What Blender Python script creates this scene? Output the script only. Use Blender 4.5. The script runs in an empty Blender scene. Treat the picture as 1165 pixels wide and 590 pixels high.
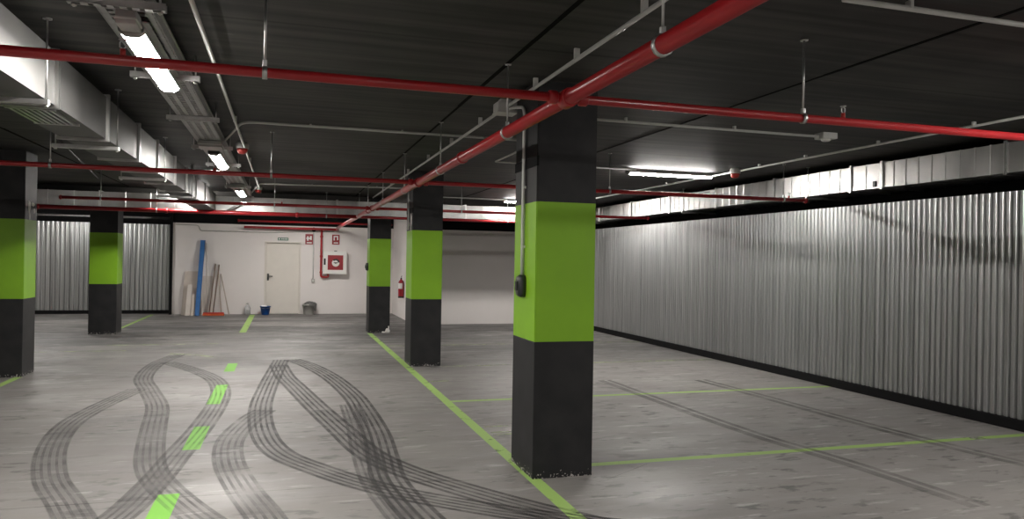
import bpy, bmesh, math, random
from mathutils import Vector, Matrix

C = bpy.context.scene
COL = C.collection
K = 1.5 / 1.4            # survey units -> metres
R = math.radians
rnd = random.Random(7)

# ------------------------------------------------------------------ camera, world, exposure
cd = bpy.data.cameras.new('camera')
cam = bpy.data.objects.new('camera', cd)
COL.objects.link(cam)
cd.sensor_width = 36.0
cd.lens = 848.92 / 1165 * 36.0
cd.clip_start = 0.02
yaw, pitch, roll = 0.29603, 0.0026737, 0.01648
cam.matrix_world = (Matrix.Translation((0, 0, 1.4 * K)) @ Matrix.Rotation(-yaw, 4, 'Z')
                    @ Matrix.Rotation(math.pi / 2 + pitch, 4, 'X') @ Matrix.Rotation(roll, 4, 'Z'))
C.camera = cam

w = bpy.data.worlds.new('world')
C.world = w
w.use_nodes = True
w.node_tree.nodes['Background'].inputs[0].default_value = (0.0, 0.0, 0.0, 1)
w.node_tree.nodes['Background'].inputs[1].default_value = 0.0

C.view_settings.view_transform = 'Standard'
C.view_settings.look = 'None'
C.view_settings.gamma = 1.0
C.view_settings.use_curve_mapping = False
C.view_settings.exposure = 0.0
LAMP = 228.0             # radiance of the LED diffusers
try:
    C.cycles.max_bounces = 8
    C.cycles.diffuse_bounces = 4
    C.cycles.glossy_bounces = 4
    C.cycles.sample_clamp_indirect = 6.0
    C.cycles.caustics_reflective = False
    C.cycles.caustics_refractive = False
    C.cycles.use_denoising = True
except Exception:
    pass

# ------------------------------------------------------------------ materials
def new_mat(name):
    m = bpy.data.materials.new(name)
    m.use_nodes = True
    nt = m.node_tree
    return m, nt, nt.nodes['Principled BSDF'], nt.nodes.new, nt.links.new


def mat(name, col, rough=0.5, metal=0.0, spec=0.5, var=0.12, scale=6.0, bump=0.0, stretch=(1, 1, 1), rvar=0.0):
    """plain paint / metal with gentle procedural variation of colour and gloss"""
    m, nt, b, N, L = new_mat(name)
    tc = N('ShaderNodeTexCoord')
    mp = N('ShaderNodeMapping'); mp.inputs['Scale'].default_value = stretch
    L(tc.outputs['Object'], mp.inputs[0])
    nz = N('ShaderNodeTexNoise'); nz.inputs['Scale'].default_value = scale; nz.inputs['Detail'].default_value = 4
    L(mp.outputs[0], nz.inputs['Vector'])
    rp = N('ShaderNodeValToRGB')
    rp.color_ramp.elements[0].position = 0.3; rp.color_ramp.elements[1].position = 0.7
    rp.color_ramp.elements[0].color = (*[c * (1 - var) for c in col], 1)
    rp.color_ramp.elements[1].color = (*[min(1, c * (1 + var)) for c in col], 1)
    L(nz.outputs['Fac'], rp.inputs[0]); L(rp.outputs[0], b.inputs['Base Color'])
    b.inputs['Roughness'].default_value = rough
    b.inputs['Metallic'].default_value = metal
    b.inputs['Specular IOR Level'].default_value = spec
    if rvar:
        mr = N('ShaderNodeMapRange'); mr.inputs['To Min'].default_value = rough - rvar; mr.inputs['To Max'].default_value = rough + rvar
        mr.inputs['From Min'].default_value = 0.3; mr.inputs['From Max'].default_value = 0.7
        L(nz.outputs['Fac'], mr.inputs['Value']); L(mr.outputs[0], b.inputs['Roughness'])
    if bump:
        bp = N('ShaderNodeBump'); bp.inputs['Strength'].default_value = bump; bp.inputs['Distance'].default_value = 0.004
        L(nz.outputs['Fac'], bp.inputs['Height']); L(bp.outputs[0], b.inputs['Normal'])
    return m


def emit_mat(name, col, s):
    m, nt, b, N, L = new_mat(name)
    b.inputs['Base Color'].default_value = (0.8, 0.8, 0.8, 1)
    b.inputs['Emission Color'].default_value = (*col, 1)
    b.inputs['Emission Strength'].default_value = s
    return m


def floor_mat():
    m, nt, b, N, L = new_mat('worn_grey_concrete')
    tc = N('ShaderNodeTexCoord')

    def noise(stretch, scale, detail=5, rough=0.6, lo=0.35, hi=0.65):
        mp = N('ShaderNodeMapping'); mp.inputs['Scale'].default_value = stretch
        L(tc.outputs['Object'], mp.inputs[0])
        nz = N('ShaderNodeTexNoise'); nz.inputs['Scale'].default_value = scale; nz.inputs['Detail'].default_value = detail
        nz.inputs['Roughness'].default_value = rough
        L(mp.outputs[0], nz.inputs['Vector'])
        mr = N('ShaderNodeMapRange'); mr.inputs['From Min'].default_value = lo; mr.inputs['From Max'].default_value = hi
        L(nz.outputs['Fac'], mr.inputs['Value'])
        return mr.outputs[0]

    def mix(a, c, f, col=None):
        x = N('ShaderNodeMix'); x.data_type = 'RGBA'
        L(f, x.inputs['Factor'])
        if isinstance(a, tuple): x.inputs['A'].default_value = a
        else: L(a, x.inputs['A'])
        if isinstance(c, tuple): x.inputs['B'].default_value = c
        else: L(c, x.inputs['B'])
        return x.outputs['Result']

    def math_(op, a, c):
        x = N('ShaderNodeMath'); x.operation = op
        for i, v in enumerate((a, c)):
            if isinstance(v, (int, float)): x.inputs[i].default_value = v
            else: L(v, x.inputs[i])
        x.use_clamp = True
        return x.outputs[0]

    base = mix((0.195, 0.182, 0.174, 1), (0.245, 0.230, 0.219, 1), noise((1, 1, 1), 0.45, 4))
    base = mix(base, (0.170, 0.162, 0.157, 1), math_('MULTIPLY', noise((0.5, 1.6, 1), 2.2, 6), 0.45))
    # trowel streaks running across the hall
    base = mix(base, (0.30, 0.285, 0.272, 1), math_('MULTIPLY', noise((0.7, 5, 1), 1.6, 6, 0.65, 0.55, 0.75), 0.45))
    # the damp dark zone in the far half of the hall
    sx = N('ShaderNodeSeparateXYZ'); L(tc.outputs['Object'], sx.inputs[0])
    far = N('ShaderNodeMapRange'); far.inputs['From Min'].default_value = 9.0 * K; far.inputs['From Max'].default_value = 13.0 * K
    L(sx.outputs['Y'], far.inputs['Value'])
    damp = noise((0.28, 1.1, 1), 0.85, 7, 0.70, 0.44, 0.54)
    damp2 = noise((0.5, 2.0, 1), 1.7, 8, 0.75, 0.48, 0.57)
    base = mix(base, (0.075, 0.073, 0.073, 1), math_('MULTIPLY', math_('MULTIPLY', damp, far.outputs[0]), 0.72))
    base = mix(base, (0.065, 0.064, 0.064, 1), math_('MULTIPLY', math_('MULTIPLY', damp2, far.outputs[0]), 0.6))
    # small scuffs and foot marks
    sc = math_('MULTIPLY', noise((1.7, 4.2, 1), 2.4, 4, 0.6, 0.555, 0.62), noise((1, 1, 1), 1.1, 3, 0.6, 0.40, 0.58))
    base = mix(base, (0.085, 0.082, 0.080, 1), math_('MULTIPLY', sc, 0.85))
    pale = noise((1.0, 5, 1), 2.4, 5, 0.65, 0.58, 0.66)
    base = mix(base, (0.36, 0.345, 0.33, 1), math_('MULTIPLY', pale, 0.75))
    L(base, b.inputs['Base Color'])
    rr = N('ShaderNodeMapRange'); rr.inputs['To Min'].default_value = 0.42; rr.inputs['To Max'].default_value = 0.68
    L(noise((0.6, 1.4, 1), 1.2, 5), rr.inputs['Value'])
    L(rr.outputs[0], b.inputs['Roughness'])
    b.inputs['Specular IOR Level'].default_value = 0.35
    bp = N('ShaderNodeBump'); bp.inputs['Strength'].default_value = 0.12; bp.inputs['Distance'].default_value = 0.004
    L(noise((1, 2, 1), 14, 5), bp.inputs['Height']); L(bp.outputs[0], b.inputs['Normal'])
    return m


def ceiling_mat():
    m, nt, b, N, L = new_mat('black_painted_slab')
    tc = N('ShaderNodeTexCoord')
    mp = N('ShaderNodeMapping'); mp.inputs['Scale'].default_value = (0.25, 7, 1)
    L(tc.outputs['Object'], mp.inputs[0])
    nz = N('ShaderNodeTexNoise'); nz.inputs['Scale'].default_value = 1.4; nz.inputs['Detail'].default_value = 6
    L(mp.outputs[0], nz.inputs['Vector'])
    n2 = N('ShaderNodeTexNoise'); n2.inputs['Scale'].default_value = 0.8; n2.inputs['Detail'].default_value = 4
    L(tc.outputs['Object'], n2.inputs['Vector'])
    ad = N('ShaderNodeMath'); ad.operation = 'ADD'; L(nz.outputs[0], ad.inputs[0]); L(n2.outputs[0], ad.inputs[1])
    rp = N('ShaderNodeValToRGB')
    rp.color_ramp.elements[0].position = 0.42; rp.color_ramp.elements[0].color = (0.018, 0.018, 0.018, 1)
    rp.color_ramp.elements[1].position = 0.58; rp.color_ramp.elements[1].color = (0.060, 0.057, 0.053, 1)
    hf = N('ShaderNodeMath'); hf.operation = 'MULTIPLY'; hf.inputs[1].default_value = 0.5
    L(ad.outputs[0], hf.inputs[0]); L(hf.outputs[0], rp.inputs[0])
    # formwork board lines across the hall
    wv = N('ShaderNodeTexWave'); wv.wave_type = 'BANDS'; wv.bands_direction = 'Y'; wv.wave_profile = 'SAW'
    wv.inputs['Scale'].default_value = 0.30; wv.inputs['Distortion'].default_value = 0.25; wv.inputs['Detail'].default_value = 2
    L(tc.outputs['Object'], wv.inputs['Vector'])
    gt = N('ShaderNodeMath'); gt.operation = 'GREATER_THAN'; gt.inputs[1].default_value = 0.975
    L(wv.outputs['Fac'], gt.inputs[0])
    mx = N('ShaderNodeMix'); mx.data_type = 'RGBA'; mx.inputs['B'].default_value = (0.006, 0.006, 0.006, 1)
    sm = N('ShaderNodeMath'); sm.operation = 'MULTIPLY'; sm.inputs[1].default_value = 0.6
    L(gt.outputs[0], sm.inputs[0]); L(sm.outputs[0], mx.inputs['Factor']); L(rp.outputs[0], mx.inputs['A'])
    # pale plaster flecks
    n3 = N('ShaderNodeTexNoise'); n3.inputs['Scale'].default_value = 1.0; n3.inputs['Detail'].default_value = 3
    mp3 = N('ShaderNodeMapping'); mp3.inputs['Scale'].default_value = (2.2, 7, 1)
    L(tc.outputs['Object'], mp3.inputs[0]); L(mp3.outputs[0], n3.inputs['Vector'])
    r3 = N('ShaderNodeMapRange'); r3.inputs['From Min'].default_value = 0.745; r3.inputs['From Max'].default_value = 0.78
    r3.inputs['To Max'].default_value = 0.5
    L(n3.outputs[0], r3.inputs['Value'])
    m3 = N('ShaderNodeMix'); m3.data_type = 'RGBA'; m3.inputs['B'].default_value = (0.16, 0.155, 0.15, 1)
    L(r3.outputs[0], m3.inputs['Factor']); L(mx.outputs['Result'], m3.inputs['A'])
    L(m3.outputs['Result'], b.inputs['Base Color'])
    b.inputs['Roughness'].default_value = 0.62
    b.inputs['Specular IOR Level'].default_value = 0.3
    bp = N('ShaderNodeBump'); bp.inputs['Strength'].default_value = 0.25; bp.inputs['Distance'].default_value = 0.006
    L(nz.outputs[0], bp.inputs['Height']); L(bp.outputs[0], b.inputs['Normal'])
    return m


def pillar_black_mat():
    """black paint; bare plaster chips only along the foot"""
    m, nt, b, N, L = new_mat('chipped_black_paint')
    tc = N('ShaderNodeTexCoord'); ge = N('ShaderNodeNewGeometry')
    sx = N('ShaderNodeSeparateXYZ'); L(ge.outputs['Position'], sx.inputs[0])
    nz = N('ShaderNodeTexNoise'); nz.inputs['Scale'].default_value = 52; nz.inputs['Detail'].default_value = 5
    L(tc.outputs['Object'], nz.inputs['Vector'])
    hz = N('ShaderNodeMapRange'); hz.inputs['From Min'].default_value = 0.0; hz.inputs['From Max'].default_value = 0.10 * K
    hz.inputs['To Min'].default_value = 0.53; hz.inputs['To Max'].default_value = 0.86
    L(sx.outputs['Z'], hz.inputs['Value'])
    gt = N('ShaderNodeMath'); gt.operation = 'GREATER_THAN'; L(nz.outputs[0], gt.inputs[0]); L(hz.outputs[0], gt.inputs[1])
    n2 = N('ShaderNodeTexNoise'); n2.inputs['Scale'].default_value = 5; n2.inputs['Detail'].default_value = 5
    L(tc.outputs['Object'], n2.inputs['Vector'])
    rp = N('ShaderNodeValToRGB')
    rp.color_ramp.elements[0].position = 0.35; rp.color_ramp.elements[0].color = (0.011, 0.011, 0.012, 1)
    rp.color_ramp.elements[1].position = 0.7; rp.color_ramp.elements[1].color = (0.021, 0.021, 0.022, 1)
    L(n2.outputs[0], rp.inputs[0])
    mx = N('ShaderNodeMix'); mx.data_type = 'RGBA'; mx.inputs['B'].default_value = (0.42, 0.40, 0.38, 1)
    L(gt.outputs[0], mx.inputs['Factor']); L(rp.outputs[0], mx.inputs['A']); L(mx.outputs['Result'], b.inputs['Base Color'])
    b.inputs['Roughness'].default_value = 0.55
    b.inputs['Specular IOR Level'].default_value = 0.3
    bp = N('ShaderNodeBump'); bp.inputs['Strength'].default_value = 0.2; bp.inputs['Distance'].default_value = 0.004
    L(n2.outputs[0], bp.inputs['Height']); L(bp.outputs[0], b.inputs['Normal'])
    return m


def decal_mat(name, col, lo, hi, scale, stretch=(1, 1, 1), amax=1.0, rough=0.6):
    """paint or rubber lying on the concrete, worn through where the noise is low"""
    m, nt, b, N, L = new_mat(name)
    tc = N('ShaderNodeTexCoord'); ge = N('ShaderNodeNewGeometry')
    mp = N('ShaderNodeMapping'); mp.inputs['Scale'].default_value = stretch
    L(ge.outputs['Position'], mp.inputs[0])
    nz = N('ShaderNodeTexNoise'); nz.inputs['Scale'].default_value = scale; nz.inputs['Detail'].default_value = 5
    nz.inputs['Roughness'].default_value = 0.62
    L(mp.outputs[0], nz.inputs['Vector'])
    mr = N('ShaderNodeMapRange'); mr.inputs['From Min'].default_value = lo; mr.inputs['From Max'].default_value = hi
    mr.inputs['To Max'].default_value = amax
    L(nz.outputs[0], mr.inputs['Value'])
    L(mr.outputs[0], b.inputs['Alpha'])
    b.inputs['Base Color'].default_value = (*col, 1)
    b.inputs['Roughness'].default_value = rough
    b.inputs['Specular IOR Level'].default_value = 0.25
    return m


def sheet_mat():
    """galvanised corrugated sheet: streaky zinc, drips along the foot"""
    m, nt, b, N, L = new_mat('galvanised_corrugated_sheet')
    tc = N('ShaderNodeTexCoord')
    mp = N('ShaderNodeMapping'); mp.inputs['Scale'].default_value = (9, 9, 0.06)
    L(tc.outputs['Object'], mp.inputs[0])
    nz = N('ShaderNodeTexNoise'); nz.inputs['Scale'].default_value = 1.6; nz.inputs['Detail'].default_value = 4
    L(mp.outputs[0], nz.inputs['Vector'])
    rp = N('ShaderNodeValToRGB')
    rp.color_ramp.elements[0].position = 0.3; rp.color_ramp.elements[0].color = (0.36, 0.37, 0.37, 1)
    rp.color_ramp.elements[1].position = 0.7; rp.color_ramp.elements[1].color = (0.54, 0.55, 0.55, 1)
    L(nz.outputs[0], rp.inputs[0]); L(rp.outputs[0], b.inputs['Base Color'])
    b.inputs['Metallic'].default_value = 1.0
    mr = N('ShaderNodeMapRange'); mr.inputs['To Min'].default_value = 0.27; mr.inputs['To Max'].default_value = 0.40
    mr.inputs['From Min'].default_value = 0.3; mr.inputs['From Max'].default_value = 0.7
    L(nz.outputs[0], mr.inputs['Value']); L(mr.outputs[0], b.inputs['Roughness'])
    return m


M = {
    'floor': floor_mat(), 'ceiling': ceiling_mat(), 'pblack': pillar_black_mat(), 'sheet': sheet_mat(),
    'groove': mat('ceiling_joint_shadow_gap', (0.004, 0.004, 0.004), 0.9, spec=0.1),
    'black': mat('matt_black_wall_paint', (0.006, 0.006, 0.0065), 0.8, spec=0.15),
    'white': mat('white_plaster', (0.80, 0.755, 0.735), 0.75, var=0.03, scale=1.2, bump=0.05, spec=0.3),
    'door': mat('cream_white_door_enamel', (0.74, 0.695, 0.635), 0.45, var=0.02),
    'green': mat('lime_green_pillar_paint', (0.205, 0.420, 0.014), 0.5, var=0.07, scale=3.0, bump=0.12, spec=0.4),
    'red': mat('red_pipe_enamel', (0.36, 0.016, 0.020), 0.30, var=0.10, scale=3.5, spec=0.5),
    'redplastic': mat('red_plastic', (0.42, 0.03, 0.025), 0.4),
    'conduit': mat('pale_grey_conduit', (0.60, 0.60, 0.575), 0.5, var=0.08),
    'zinc': mat('zinc_plated_steel', (0.50, 0.50, 0.49), 0.40, metal=1.0, var=0.12, scale=20),
    'duct': mat('aluminium_duct_sheet', (0.42, 0.415, 0.405), 0.36, metal=1.0, var=0.16, scale=4, stretch=(1, 1, 0.35), rvar=0.06, bump=0.25),
    'dullduct': mat('darkened_galvanised_duct_sheet', (0.17, 0.168, 0.164), 0.60, metal=1.0, var=0.16, scale=5, stretch=(1, 1, 0.3), rvar=0.06, bump=0.15),  # colour darkened to offset glare from the nearby tray lights
    'ductseam': mat('duct_flange_steel', (0.58, 0.58, 0.57), 0.30, metal=1.0, var=0.1, scale=12),
    'tray': mat('galvanised_tray', (0.42, 0.42, 0.41), 0.38, metal=1.0, var=0.1, scale=15),
    'batten': mat('grey_luminaire_body', (0.42, 0.42, 0.41), 0.45),
    'lamp': emit_mat('lit_led_diffuser', (1.0, 0.96, 0.91), LAMP),
    'line': decal_mat('worn_green_floor_paint', (0.33, 0.50, 0.14), 0.28, 0.42, 5.0, amax=0.92),
    'dash': decal_mat('bright_green_floor_paint', (0.18, 0.47, 0.05), 0.20, 0.34, 6.0, amax=0.97),
    'faint': decal_mat('faded_pale_green_floor_paint', (0.42, 0.50, 0.26), 0.36, 0.62, 4.0, amax=0.75),
    'tyre': decal_mat('black_tyre_rubber_mark', (0.05, 0.048, 0.048), 0.22, 0.66, 4.5, amax=0.66),
    'tyrefaint': decal_mat('grey_tyre_dust_mark', (0.10, 0.097, 0.095), 0.30, 0.72, 3.5, amax=0.48),
    'wash': decal_mat('rubber_dust_film', (0.085, 0.082, 0.081), 0.30, 0.80, 1.6, amax=0.42),
    'smear': decal_mat('grey_tyre_smear', (0.13, 0.125, 0.12), 0.25, 0.66, 1.5, amax=0.55),
    'blue': mat('blue_plastic', (0.045, 0.16, 0.42), 0.4),
    'bucketblue': mat('deep_blue_plastic', (0.008, 0.07, 0.27), 0.35),
    'board': mat('beige_board', (0.57, 0.50, 0.44), 0.6, var=0.05),
    'paleboard': mat('pale_cream_board', (0.64, 0.58, 0.53), 0.6, var=0.04),
    'wood': mat('brown_wooden_handle', (0.20, 0.135, 0.10), 0.6, var=0.2, scale=30),
    'palewood': mat('pale_wooden_stick', (0.50, 0.42, 0.36), 0.6, var=0.12, scale=30),
    'orange': mat('orange_red_bristle', (0.55, 0.10, 0.03), 0.7, var=0.25, scale=60),
    'greyplastic': mat('grey_plastic', (0.40, 0.39, 0.36), 0.5),
    'darkbag': mat('dark_grey_plastic_bag', (0.10, 0.10, 0.095), 0.35, bump=0.5, scale=14),
    'darkgrey': mat('dark_grey_plastic', (0.022, 0.024, 0.024), 0.4),
    'whitepaint': mat('white_enamel', (0.80, 0.79, 0.76), 0.4, var=0.02),
    'signred': mat('red_sign_face', (0.30, 0.022, 0.030), 0.5, var=0.03),
    'signgreen': mat('green_sign_face', (0.035, 0.13, 0.085), 0.5, var=0.03),
    'extred': mat('extinguisher_red', (0.33, 0.008, 0.02), 0.3, var=0.05),
    'chip': mat('bare_white_plaster_chip', (0.75, 0.73, 0.70), 0.8, var=0.05),
    'cable': mat('black_cable_sheath', (0.008, 0.008, 0.008), 0.6),
}
gm, _nt, _b, _N, _L = new_mat('clear_plastic')
_b.inputs['Base Color'].default_value = (0.92, 0.94, 0.95, 1)
_b.inputs['Roughness'].default_value = 0.12
_b.inputs['Transmission Weight'].default_value = 0.75
_b.inputs['IOR'].default_value = 1.25
M['clear'] = gm

# ------------------------------------------------------------------ mesh helpers (survey units, scaled by K on linking)
def quad_faces(bm, rings, cap0=True, cap1=True, closed=True, smooth=True):
    n = len(rings[0])
    for a, b_ in zip(rings[:-1], rings[1:]):
        for i in range(n if closed else n - 1):
            f = bm.faces.new((a[i], a[(i + 1) % n], b_[(i + 1) % n], b_[i]))
            f.smooth = smooth
    if closed:
        if cap0: bm.faces.new(list(reversed(rings[0])))
        if cap1: bm.faces.new(rings[-1])


def box(bm, x0, x1, y0, y1, z0, z1, bev=0.0, mi=0):
    vs = [bm.verts.new((x, y, z)) for z in (z0, z1) for y in (y0, y1) for x in (x0, x1)]
    fs = [bm.faces.new([vs[i] for i in q]) for q in
          ((0, 2, 3, 1), (4, 5, 7, 6), (0, 1, 5, 4), (2, 6, 7, 3), (0, 4, 6, 2), (1, 3, 7, 5))]
    for f in fs: f.material_index = mi
    if bev > 0:
        r = bmesh.ops.bevel(bm, geom=list({e for f in fs for e in f.edges}), offset=bev, segments=2, affect='EDGES', profile=0.6)
        for f in r['faces']: f.material_index = mi
    return bm


def smooth_path(pts, rad, n=6):
    pts = [Vector(p) for p in pts]
    if rad <= 0 or len(pts) < 3: return pts
    out = [pts[0]]
    for a, b_, c in zip(pts[:-2], pts[1:-1], pts[2:]):
        u = (a - b_); v = (c - b_)
        r = min(rad, u.length * 0.48, v.length * 0.48)
        p0 = b_ + u.normalized() * r; p1 = b_ + v.normalized() * r
        for i in range(n + 1):
            t = i / n
            out.append(p0 * (1 - t) ** 2 + b_ * 2 * t * (1 - t) + p1 * t ** 2)
    out.append(pts[-1])
    return out


def tube(bm, pts, r, seg=12, bend=0.0, r1=None):
    pts = smooth_path(pts, bend)
    t0 = (pts[1] - pts[0]).normalized()
    up = Vector((0, 0, 1)) if abs(t0.z) < 0.9 else Vector((1, 0, 0))
    nrm = (up - t0 * up.dot(t0)).normalized()
    rings = []
    for i, p in enumerate(pts):
        if i == 0: t = t0
        elif i == len(pts) - 1: t = (pts[i] - pts[i - 1]).normalized()
        else: t = ((pts[i + 1] - p).normalized() + (p - pts[i - 1]).normalized()).normalized()
        nrm = (nrm - t * nrm.dot(t)).normalized()
        bn = t.cross(nrm)
        rr = r if r1 is None else r + (r1 - r) * i / (len(pts) - 1)
        rings.append([bm.verts.new(p + (nrm * math.cos(a) + bn * math.sin(a)) * rr)
                      for a in (2 * math.pi * k / seg for k in range(seg))])
    quad_faces(bm, rings)
    return bm


def lathe(bm, prof, c, seg=20, axis='Z'):
    """prof: (radius, height) from bottom to top"""
    rings = []
    for r, h in prof:
        ring = []
        for k in range(seg):
            a = 2 * math.pi * k / seg
            x, y = r * math.cos(a), r * math.sin(a)
            v = {'Z': (x, y, h), 'Y': (x, h, y), 'X': (h, x, y)}[axis]
            ring.append(bm.verts.new(Vector(v) + Vector(c)))
        rings.append(ring)
    quad_faces(bm, rings)
    bmesh.ops.recalc_face_normals(bm, faces=bm.faces)
    return bm


WORLD = {}


def obj(name, bm, m, parent=None, origin=None, recalc=True):
    """link a bmesh as one mesh object; children keep their thing's origin"""
    if recalc: bmesh.ops.recalc_face_normals(bm, faces=bm.faces)
    bm.transform(Matrix.Scale(K, 4))
    if parent is None:
        xs = [v.co for v in bm.verts]
        o0 = Vector(((min(v.x for v in xs) + max(v.x for v in xs)) / 2, (min(v.y for v in xs) + max(v.y for v in xs)) / 2, min(v.z for v in xs)))
        if origin is not None: o0 = Vector(origin) * K
    else:
        o0 = WORLD[parent.name]
    bm.transform(Matrix.Translation(-o0))
    me = bpy.data.meshes.new(name)
    bm.to_mesh(me); bm.free()
    for x in (m if isinstance(m, (list, tuple)) else [m]):
        me.materials.append(M[x])
    o = bpy.data.objects.new(name, me)
    COL.objects.link(o)
    if parent is None: o.location = o0
    else: o.parent = parent
    WORLD[o.name] = o0
    return o


def thing(name, label, cat, loc, group=None):
    o = bpy.data.objects.new(name, None)
    o.empty_display_size = 0.1
    COL.objects.link(o)
    o.location = Vector(loc) * K
    WORLD[o.name] = Vector(loc) * K
    return tag(o, label, cat, group)


def tag(o, label, cat, group=None, kind=None):
    o['label'] = label
    o['category'] = cat
    if group: o['group'] = group
    if kind: o['kind'] = kind
    return o


def struct(name, bm, m, parent=None, **kw):
    o = obj(name, bm, m, parent, **kw)
    if parent is None: o['kind'] = 'structure'
    return o


BM = bmesh.new
CEIL = 2.57
XP, ZP = 1.25, 2.163       # the long red main

# ------------------------------------------------------------------ setting
bm = BM()
box(bm, -7.0, 6.6, -5.0, 20.2, -0.2, 0.0)
struct('floor', bm, 'floor', origin=(0, 0, 0))
bm = BM(); box(bm, -7.2, 6.8, -5.2, 20.4, CEIL, CEIL + 0.2)
struct('ceiling', bm, 'ceiling', origin=(0, 0, CEIL))
# shadow gaps between the slab panels
for i, x in enumerate((1.245, 3.14, -2.55)):
    bm = BM()
    y = -5.0
    while y < 14.0:
        l = rnd.uniform(1.2, 2.2); jx = rnd.uniform(-0.004, 0.004); wd = rnd.uniform(0.007, 0.013)
        box(bm, x + jx - wd, x + jx + wd, y, min(14.0, y + l), CEIL - 0.004, CEIL + 0.01)
        y += l
    struct('trim_%d' % (i + 1), bm, 'groove')
# white wall at the far end of the aisle, with the door
bm = BM()
box(bm, -2.56, -0.47, 19.45, 19.7, 0, 2.2); box(bm, 0.40, 2.7, 19.45, 19.7, 0, 2.2); box(bm, -0.47, 0.40, 19.45, 19.7, 1.80, 2.2)
struct('wall_back', bm, 'white')
bm = BM(); box(bm, -2.56, 6.5, 19.46, 19.7, 2.2, CEIL)
struct('wall_back_upper', bm, 'black')
bm = BM(); box(bm, 2.7, 2.9, 16.1, 19.45, 0, CEIL)
struct('wall_niche', bm, 'white')
bm = BM(); box(bm, 2.7, 6.5, 16.1, 16.3, 0, 2.07); struct('wall_recess', bm, 'white')
bm = BM(); box(bm, 2.7, 6.5, 16.105, 16.3, 2.07, CEIL); struct('wall_recess_upper', bm, 'black')
bm = BM(); box(bm, -2.62, -2.56, 19.4, 20.2, 0, CEIL); struct('wall_corner', bm, 'black')
# black masonry behind the sheets
bm = BM(); box(bm, 6.5, 6.7, -5, 16.3, 0, CEIL); struct('wall_right_upper', bm, 'black')
bm = BM(); box(bm, -7, -2.62, 19.9, 20.2, 0, CEIL); struct('wall_back_left_upper', bm, 'black')
bm = BM(); box(bm, -7.2, -7.0, -5, 20.2, 0, CEIL); struct('wall_left', bm, 'white')
bm = BM(); box(bm, -7.2, 6.7, -5.2, -5.0, 0, CEIL); struct('wall_front', bm, 'white')


def corrugated(a0, a1, z0, z1, place, period=0.066, depth=0.021, seam=1.02):
    bm = BM()
    prof = ((0.0, 0), (0.22, 0), (0.36, 1), (0.52, 0.86), (0.58, 0.86), (0.86, 1), (1.0, 0))
    n = int(round((a1 - a0) / period)); p = (a1 - a0) / n
    lo, hi = [], []
    r2 = random.Random(3)
    d0 = 0; nxt = seam; tilt = 0
    for i in range(n):
        off = i * p
        if off > nxt: nxt += seam; d0 = r2.uniform(-0.004, 0.004)
        dd = r2.uniform(-0.0016, 0.0016)
        for k, (t, h) in enumerate(prof[:-1]):
            a = a0 + off + t * p
            d = h * (depth + dd) + d0
            wob = 0.0
            lo.append(bm.verts.new(place(a, d + wob, z0))); hi.append(bm.verts.new(place(a, d, z1)))
    for i in range(len(lo) - 1):
        bm.faces.new((lo[i], lo[i + 1], hi[i + 1], hi[i]))
    return bm


bm = corrugated(-5.0, 16.1, 0.096, 2.095, lambda a, d, z: (6.17 - d, a, z))
o = struct('wall_right', bm, 'sheet')
bm = corrugated(-7.0, -2.63, 0.085, 2.16, lambda a, d, z: (a, 19.80 - d, z), period=0.10, depth=0.024)
struct('wall_back_left', bm, 'sheet')
for nm in ('wall_right', 'wall_back_left'):
    md = bpy.data.objects[nm].modifiers.new('thickness', 'SOLIDIFY'); md.thickness = 0.0012 * K; md.offset = 1.0
bm = BM(); box(bm, 6.125, 6.5, -5, 16.1, 0, 0.095, 0.004); struct('baseboard_right', bm, 'black')
bm = BM(); box(bm, -7, -2.62, 19.76, 19.9, 0, 0.084); struct('baseboard_back_left', bm, 'black')
# slab edge beam behind the cross duct
bm = BM(); box(bm, -7, 1.5, 14.3, 14.75, 2.42, CEIL); struct('trim_4', bm, 'ceiling')

# far door
bm = BM(); box(bm, -0.425, 0.355, 19.50, 19.545, 0.006, 1.765, 0.004)
dr = struct('door_1', bm, 'door')
bm = BM()
box(bm, -0.468, -0.428, 19.425, 19.55, 0, 1.80, 0.004); box(bm, 0.358, 0.398, 19.425, 19.55, 0, 1.80, 0.004)
box(bm, -0.428, 0.358, 19.425, 19.55, 1.768, 1.80, 0.004)
obj('door_frame', bm, 'door', dr)
bm = BM(); box(bm, -0.405, -0.36, 19.485, 19.502, 0.83, 1.0, 0.004); tube(bm, [(-0.383, 19.49, 0.935), (-0.383, 19.44, 0.935), (-0.27, 19.44, 0.935)], 0.012, 8, 0.02)
obj('door_handle', bm, 'darkgrey', dr)
bm = BM(); box(bm, -0.46, 0.39, 19.56, 19.7, 0, 1.79); struct('trim_5', bm, 'door')


# ------------------------------------------------------------------ pillars
def pillar(x0, x1, y0, y1, label, g0=0.885, g1=1.79):
    t = thing('pillar', label, 'pillar', ((x0 + x1) / 2, (y0 + y1) / 2, 0), 'square striped concrete pillars')
    bm = BM(); box(bm, x0, x1, y0, y1, 0, g0, 0.006)
    obj('lower_band', bm, 'pblack', t)
    bm = BM(); box(bm, x0, x1, y0, y1, g0, g1, 0.0); e = [e for e in bm.edges if abs(e.verts[0].co.z - e.verts[1].co.z) > 0.1]
    bmesh.ops.bevel(bm, geom=e, offset=0.006, segments=2, affect='EDGES')
    obj('green_band', bm, 'green', t)
    bm = BM(); box(bm, x0, x1, y0, y1, g1, CEIL, 0.0)
    e = [e for e in bm.edges if abs(e.verts[0].co.z - e.verts[1].co.z) > 0.1]
    bmesh.ops.bevel(bm, geom=e, offset=0.006, segments=2, affect='EDGES')
    obj('upper_band', bm, 'pblack', t)
    return t


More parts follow.
